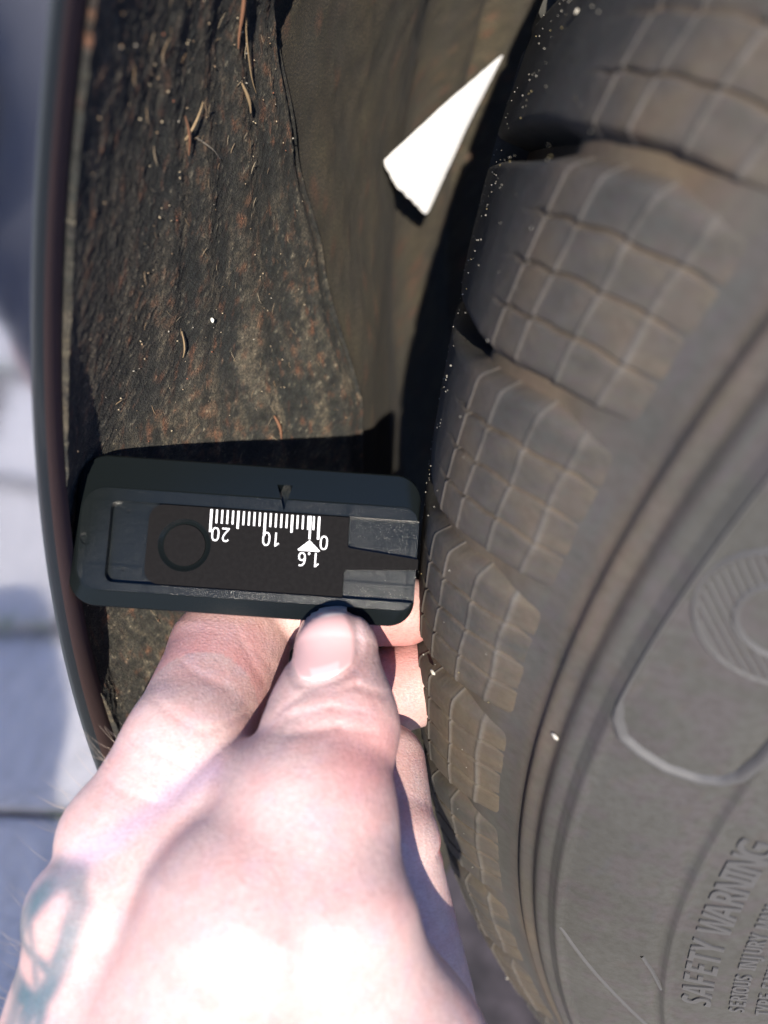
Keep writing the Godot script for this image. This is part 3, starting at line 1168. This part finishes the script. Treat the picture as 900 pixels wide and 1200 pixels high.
func ink(p: Vector3) -> float:
	# blue-green tattoo on the wrist: a looped stroke over two tails
	if p.z < 8.0: return 0.0
	var q := Vector2(p.x, p.y)
	var d := 99.0
	var loop := [Vector2(-33.5, -64.5), Vector2(-29.5, -56.5), Vector2(-25.5, -51.8), Vector2(-22.0, -51.6), Vector2(-20.8, -54.8), Vector2(-22.6, -61.5), Vector2(-25.2, -67.0), Vector2(-29.5, -72.5)]
	for i in loop.size() - 1: d = minf(d, seg(q, loop[i], loop[i + 1]) - 1.9)
	d = minf(d, seg(q, Vector2(-32.0, -61.0), Vector2(-25.0, -64.5)) - 1.3)
	d = minf(d, seg(q, Vector2(-29.0, -58.0), Vector2(-27.0, -68.0)) - 0.9)
	d = minf(d, seg(q, Vector2(-37.0, -68.0), Vector2(-27.0, -69.5)) - 2.2)
	d = minf(d, seg(q, Vector2(-25.5, -68.0), Vector2(-28.5, -82.0)) - 1.3)
	d = minf(d, seg(q, Vector2(-31.0, -70.0), Vector2(-34.5, -86.0)) - 1.6)
	d = minf(d, seg(q, Vector2(-35.5, -68.0), Vector2(-39.5, -84.0)) - 1.4)
	return 1.0 - smoothstep(-1.3, 1.0, d)

func build_hand() -> void:
	bones()
	skin_a = fnoise(111, 0.10, 4)
	skin_b = fnoise(112, 0.55, 3)
	var who := thing("person", "bare hand and tattooed wrist pinching the gauge from below between thumb and fingers", "person", GRIP)
	who.basis = Basis(Vector3.RIGHT, deg_to_rad(PITCH))
	var v := PackedVector3Array()
	var n := PackedVector3Array()
	var idx := PackedInt32Array()
	nets(Vector3(-62, -124, -28), Vector3(58, -4, 68), 0.8, v, n, idx)
	nets(Vector3(-300, -575, -10), Vector3(42, -118.4, 490), 5.0, v, n, idx)
	var col := PackedColorArray()
	for i in v.size():
		var p := v[i]
		var a := skin_a.get_noise_3dv(p)
		var b := skin_b.get_noise_3dv(p)
		var c := Color(0.45, 0.325, 0.295)
		c = c.lerp(Color(0.45, 0.25, 0.225), clampf(0.35 + a * 1.4, 0, 1) * 0.6)
		c = c.lerp(Color(0.40, 0.30, 0.31), clampf(skin_b.get_noise_3dv(p * 0.35 + Vector3(40, 0, 0)) * 1.6, 0, 1) * 0.5)
		# redder finger ends and folds, paler thenar
		var red := g(Vector2(p.x + 7.0, p.y + 26.0).length(), 13.0) * 0.5 * float(p.z < 8.0)
		red = maxf(red, g(Vector2(p.x - 29.0, p.y + 20.0).length(), 8.0) * 0.7 * float(p.z < 0.0))
		red = maxf(red, 0.7 * g(p.y + 57.0, 2.2) * float(p.x > 20.0 and p.z < 6.0))
		red = maxf(red, 0.45 * g(Vector2(p.x - 24.0, p.y + 34.0).length(), 6.0))
		c = c.lerp(Color(0.55, 0.20, 0.18), red)
		c *= 1.0 + 0.12 * b
		if p.z > 2.0: c = c.lerp(Color(0.30, 0.24, 0.33), 0.55 * g(seg(Vector2(p.x, p.y), Vector2(-1.8, -36.5), Vector2(-29.9, -55.0)), 1.8))
		var t := ink(p)
		c = c.lerp(Color(0.07, 0.115, 0.135), t * (0.80 + 0.4 * a))
		col.append(c)
	for i in v.size(): v[i] *= HM
	var sm := mat(Color(1, 1, 1), 0.5)
	sm.vertex_color_use_as_albedo = true
	sm.metallic_specular = 0.42
	sm.normal_enabled = true
	sm.normal_texture = ntex(fnoise(113, 0.07, 3, FastNoiseLite.TYPE_CELLULAR), 1024, true, 5)
	sm.normal_scale = 0.65
	sm.albedo_texture = ntex(fnoise(114, 0.05, 4), 1024, false, 1, ramp([[0.0, Color(0.86, 0.80, 0.80)], [0.5, Color(0.96, 0.94, 0.94)], [1.0, Color(1, 1, 1)]]))
	sm.uv1_triplanar = true
	sm.uv1_scale = Vector3(20.0, 46.0, 30.0)
	sm.subsurf_scatter_enabled = true
	sm.subsurf_scatter_strength = 0.08
	part("body", raw_mesh(v, n, idx, col), sm, who)
	# unseen dark cloth over the forearm, added to darken the panel reflection
	var sp := PackedVector3Array()
	var sr := PackedFloat32Array()
	for k in 15:
		var t := k / 14.0
		sp.append((Vector3(-44.0, -154.0, 56.0).lerp(Vector3(-240.0, -512.0, 428.0), t) + Vector3(sin(k * 1.7), cos(k * 2.3), 0) * 2.5) * HM)
		sr.append((43.0 + 20.0 * t + 2.5 * sin(k * 2.9)) * HM)
	part("added_sleeve", tube(sp, sr, 28), mat(Color(0.012, 0.015, 0.03), 0.9), who)
	# thumb nail: a curved plate laid on the thumb
	var all := groups
	var nm := mat(Color(0.58, 0.37, 0.33), 0.22)
	nm.clearcoat_enabled = true
	nm.clearcoat = 0.5
	var nv := PackedVector3Array()
	var nc := PackedColorArray()
	var nu := 25
	var nw := 25
	for i in nu:
		for j in nw:
			var a: float = i / float(nu - 1) * 2.0 - 1.0
			var b := j / float(nw - 1) * 2.0 - 1.0
			# square to rounded square
			var x := a * sqrt(1.0 - 0.42 * b * b)
			var y := b * sqrt(1.0 - 0.36 * a * a)
			var q := NAIL + Vector2(0.97, 0.24) * x * 6.0 + Vector2(-0.24, 0.97) * y * 5.5
			var z := 40.0
			for k in 24:
				z -= skin(Vector3(q.x, q.y, z), all) * 0.9
			var rim := maxf(absf(a), absf(b))
			nv.append(Vector3(q.x, q.y, z + 0.28 - (0.5 if rim > 0.99 else 0.0) + 0.12 * (1.0 - rim)) * HM)
			var cc := Color(0.58, 0.36, 0.33)
			if b > 0.72: cc = Color(0.66, 0.55, 0.48)
			if b < -0.6 and absf(a) < 0.5: cc = Color(0.64, 0.46, 0.43)
			nc.append(cc)
	nm.albedo_color = Color(1, 1, 1)
	nm.vertex_color_use_as_albedo = true
	part("thumbnail", smooth_mesh(nv, grid_index(nu, nw), nc), nm, who)
	# fine hairs along the wrist
	var st := SurfaceTool.new()
	st.begin(Mesh.PRIMITIVE_TRIANGLES)
	for i in 90:
		var y := rng.randf_range(-96.0, -34.0)
		var z := rng.randf_range(-8.0, 26.0)
		var p := Vector3(-75.0, y, z)
		for k in 40: p.x += skin(p, all) * 0.9
		if p.x > 0.0: continue
		var L := rng.randf_range(3.0, 7.0)
		var d := Vector3(-0.55, 0.5 + rng.randf_range(-0.4, 0.4), 0.35 + rng.randf_range(-0.4, 0.4)).normalized()
		var path := PackedVector3Array()
		var rad := PackedFloat32Array()
		for k in 5:
			var t := k / 4.0
			path.append((p + d * L * t + Vector3(-0.3, 0.9, 0) * t * t * L * 0.4) * HM)
			rad.append(0.00003 * (1.0 - t * 0.7))
		st.append_from(tube(path, rad, 4), 0, Transform3D())
	var hm := mat(Color(0.35, 0.28, 0.22), 0.5)
	var hr := part("arm_hair", st.commit(), hm, who)
	hr.set_meta("kind", "stuff")

# ---------------------------------------------------------------- small bits
func liner_point(deg: float, s: float, lift: float) -> Vector3:
	var q := liner_at(deg, s)
	return in_arch(deg, q.x, q.y - lift)

func build_bits() -> void:
	# loose plant debris and crumbs caught on the felt of the liner
	var crumbs := MultiMesh.new()
	crumbs.transform_format = MultiMesh.TRANSFORM_3D
	crumbs.use_colors = true
	crumbs.mesh = chip(Vector3(1.0, 0.6, 0.8), 3)
	var cnt := 380
	crumbs.instance_count = cnt
	var lines := [0.40, 0.53, 0.70, 0.70, 0.70, 0.86, 0.30]
	for i in cnt:
		var deg := rng.randf_range(158.0, 190.0)
		var sv := rng.randf_range(0.05, 0.94)
		if i % 2 == 0: sv = lines[rng.randi() % 7] + rng.randfn(0.0, 0.022)
		sv = clampf(sv, 0.02, 0.94)
		var r := rng.randf_range(0.00008, 0.00022)
		if i % 60 == 0: r = rng.randf_range(0.0002, 0.00032)
		var b := Basis(Vector3(rng.randf() - 0.5, rng.randf() - 0.5, rng.randf() - 0.5).normalized(), rng.randf() * TAU).scaled(Vector3.ONE * r)
		crumbs.set_instance_transform(i, Transform3D(b, liner_point(deg, sv, 0.0004 + rib_lift(sv))))
		var c := Color(0.16, 0.10, 0.055).lerp(Color(0.32, 0.27, 0.19), rng.randf())
		if i % 6 == 0: c = Color(0.15, 0.055, 0.03)
		if i % 9 == 0: c = Color(0.22, 0.20, 0.17)
		crumbs.set_instance_color(i, c)
	var cm := mat(Color(1, 1, 1), 0.9)
	cm.vertex_color_use_as_albedo = true
	var ci := MultiMeshInstance3D.new()
	ci.name = "dirt_crumbs"
	ci.multimesh = crumbs
	ci.material_override = cm
	add_child(ci, true)
	tag(ci, "dried dirt crumbs clinging to the ribs of the dark liner", "dirt", "", "stuff")
	var fib := MultiMesh.new()
	fib.transform_format = MultiMesh.TRANSFORM_3D
	fib.use_colors = true
	fib.mesh = tube(PackedVector3Array([Vector3(-1, 0, 0), Vector3(-0.4, 0.08, 0.03), Vector3(0.3, 0.1, 0.05), Vector3(1, 0, 0)]), PackedFloat32Array([0.03, 0.05, 0.05, 0.02]), 5)
	fib.instance_count = 240
	for i in 240:
		var deg := rng.randf_range(158.0, 190.0)
		var sv := rng.randf_range(0.2, 0.94)
		if i % 2 == 0: sv = lines[rng.randi() % 7] + rng.randfn(0.0, 0.03)
		sv = clampf(sv, 0.05, 0.94)
		var b := liner_frame(deg, sv) * Basis(Vector3.BACK, PI / 2 + rng.randfn(0.0, 0.5)) * Basis(Vector3.UP, rng.randfn(0.0, 0.2))
		fib.set_instance_transform(i, Transform3D(b.scaled_local(Vector3.ONE * rng.randf_range(0.0005, 0.0013) * (1.5 if i % 15 == 0 else 1.0)), liner_point(deg, sv, 0.0005 + rib_lift(sv))))
		fib.set_instance_color(i, Color(0.20, 0.13, 0.07).lerp(Color(0.28, 0.23, 0.16), rng.randf()) * rng.randf_range(0.45, 0.9))
	var fi := MultiMeshInstance3D.new()
	fi.name = "plant_debris"
	fi.multimesh = fib
	fi.material_override = cm
	add_child(fi, true)
	tag(fi, "short dry plant fibres stuck in the felt of the liner", "debris", "", "stuff")
	# the longer straws one can tell apart
	var straw := mat(Color(0.24, 0.17, 0.095), 0.85)
	var pale := mat(Color(0.34, 0.30, 0.24), 0.8)
	var brown := mat(Color(0.13, 0.06, 0.032), 0.85)
	var rows := [
		["thin straw lying down the main rib near its top", [[163.0, 0.703], [163.9, 0.715], [164.9, 0.773]], 0.00022, straw],
		["stout bent straw snapped across the main rib", [[164.4, 0.69], [164.8, 0.703], [165.2, 0.722]], 0.00050, straw],
		["dark brown twig along the crest of the main rib at the picture's top", [[161.9, 0.655], [162.6, 0.668], [163.6, 0.68]], 0.00055, brown],
		["pale hair-thin stem slanting across the upper liner between two ribs", [[165.0, 0.483], [165.4, 0.53], [165.9, 0.585]], 0.00014, pale],
		["short brown twig in the tangled tuft left of the main rib", [[164.4, 0.44], [164.8, 0.447], [165.3, 0.452]], 0.00034, brown],
		["forked straw crossing the tangled tuft left of the main rib", [[164.9, 0.437], [164.7, 0.47], [164.3, 0.513]], 0.00026, straw],
		["small tan splinter alone in the middle of the liner near the arch lip", [[169.9, 0.435], [170.4, 0.44], [170.8, 0.447]], 0.00030, straw],
		["brown bark flake low on the main rib close to the gauge", [[174.1, 0.70], [174.5, 0.705], [174.9, 0.707]], 0.00055, brown],
	]
	for q in rows:
		var path := PackedVector3Array()
		var rad := PackedFloat32Array()
		var pts: Array = q[1]
		for k in 9:
			var t := k / 8.0
			var a := lerpf(lerpf(pts[0][0], pts[1][0], t), lerpf(pts[1][0], pts[2][0], t), t)
			var sv := lerpf(lerpf(pts[0][1], pts[1][1], t), lerpf(pts[1][1], pts[2][1], t), t)
			path.append(liner_point(a, sv, 0.0007 + rib_lift(sv) + 0.0004 * sin(t * PI)))
			rad.append(0.62 * q[2] * (0.35 + 0.65 * sin(PI * clampf(t * 0.9 + 0.1, 0, 1))) * rng.randf_range(0.8, 1.1))
		var o := part(numbered("dry_straw"), tube(path, rad, 7), q[3], self)
		tag(o, q[0], "straw", "straws caught on the liner")
	var wb := part("white_pebble", chip(Vector3(0.00035, 0.0006, 0.0003), 8), mat(Color(0.6, 0.6, 0.56), 0.6), self, Transform3D(Basis(), liner_point(170.2, 0.537, 0.0012)))
	tag(wb, "tiny white pebble stuck on the faint left rib of the liner", "pebble")
	# white plate added in place of the daylight patch between liner and tyre
	var patch_white := mat(Color(0.94, 0.94, 0.93), 0.8)
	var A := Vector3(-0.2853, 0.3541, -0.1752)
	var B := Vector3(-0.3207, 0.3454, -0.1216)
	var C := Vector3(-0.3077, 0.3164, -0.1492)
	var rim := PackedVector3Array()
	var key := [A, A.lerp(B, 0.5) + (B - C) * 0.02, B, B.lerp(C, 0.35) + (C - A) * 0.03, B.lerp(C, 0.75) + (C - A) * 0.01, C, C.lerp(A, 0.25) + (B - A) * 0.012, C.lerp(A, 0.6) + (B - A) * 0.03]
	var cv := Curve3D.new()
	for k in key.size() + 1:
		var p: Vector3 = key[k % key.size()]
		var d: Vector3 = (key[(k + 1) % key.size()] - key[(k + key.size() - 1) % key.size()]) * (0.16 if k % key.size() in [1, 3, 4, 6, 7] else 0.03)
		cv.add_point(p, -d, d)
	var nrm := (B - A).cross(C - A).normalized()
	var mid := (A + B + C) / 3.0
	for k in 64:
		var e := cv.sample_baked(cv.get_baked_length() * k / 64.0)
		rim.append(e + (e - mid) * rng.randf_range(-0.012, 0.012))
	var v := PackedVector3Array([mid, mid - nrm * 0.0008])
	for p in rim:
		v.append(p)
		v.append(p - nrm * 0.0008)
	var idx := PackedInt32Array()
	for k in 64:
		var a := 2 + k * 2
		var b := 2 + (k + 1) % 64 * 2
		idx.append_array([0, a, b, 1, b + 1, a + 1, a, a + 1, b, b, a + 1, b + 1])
	var tp := part("daylight_patch_plate", smooth_mesh(v, idx), patch_white, self)
	tag(tp, "white triangular plate added in place of the daylight patch between liner and tyre", "daylight patch")
	# pale flakes on the tyre
	var fl := mat(Color(0.46, 0.43, 0.36), 0.8)
	for q in [["pale oval flake on a tread block below the gauge", 178.88, 0.0735, Vector3(0.0004, 0.0003, 0.0010), 0.3], ["tiny pale flake on the sidewall ring below the gauge", 176.0, 0.0932, Vector3(0.0004, 0.00025, 0.0009), 0.2], ["long pale flake low on the tyre shoulder near the ground", 202.2, 0.0754, Vector3(0.0004, 0.0003, 0.0014), 0.9], ["blurred pale chip at the top of the tread by the picture's top edge", 160.0, 0.036, Vector3(0.0004, 0.0002, 0.0006), 0.6]]:
		var ph := deg_to_rad(q[1])
		var sv := s_of_z(q[2])
		var p := on_tyre(sv, 0.0003, ph)
		var nn := sect_normal(sv)
		var out := Vector3(cos(ph) * nn.y, sin(ph) * nn.y, nn.x).normalized()
		var tang := Vector3(-sin(ph), cos(ph), 0)
		var b := Basis(tang, out, tang.cross(out)) * Basis(Vector3.UP, q[4])
		var turn := Basis(Vector3.UP, deg_to_rad(STEER))
		var o := part(numbered("pale_flake"), chip(q[3], 11), fl, self, Transform3D(turn * b, turn * p + Vector3(-0.0014, 0, 0)))
		tag(o, q[0], "flake", "pale flakes on the tyre")

func rib_lift(sv: float) -> float:
	var h := 0.0
	for q in [[0.40, 0.040, 0.0004], [0.53, 0.045, 0.0006], [0.70, 0.050, 0.0010], [0.785, 0.025, 0.0002], [0.86, 0.030, 0.0005], [0.925, 0.022, 0.0004]]:
		h += q[2] * g(sv - q[0], q[1])
	return h

func liner_frame(deg: float, sv: float) -> Basis:
	# x across the ribs, y along them, z off the surface
	var p := liner_point(deg, sv, 0.0)
	var x := (liner_point(deg, sv + 0.01, 0.0) - p).normalized()
	var y := (liner_point(deg + 0.2, sv, 0.0) - p).normalized()
	var z := x.cross(y).normalized()
	return Basis(x, y, z)
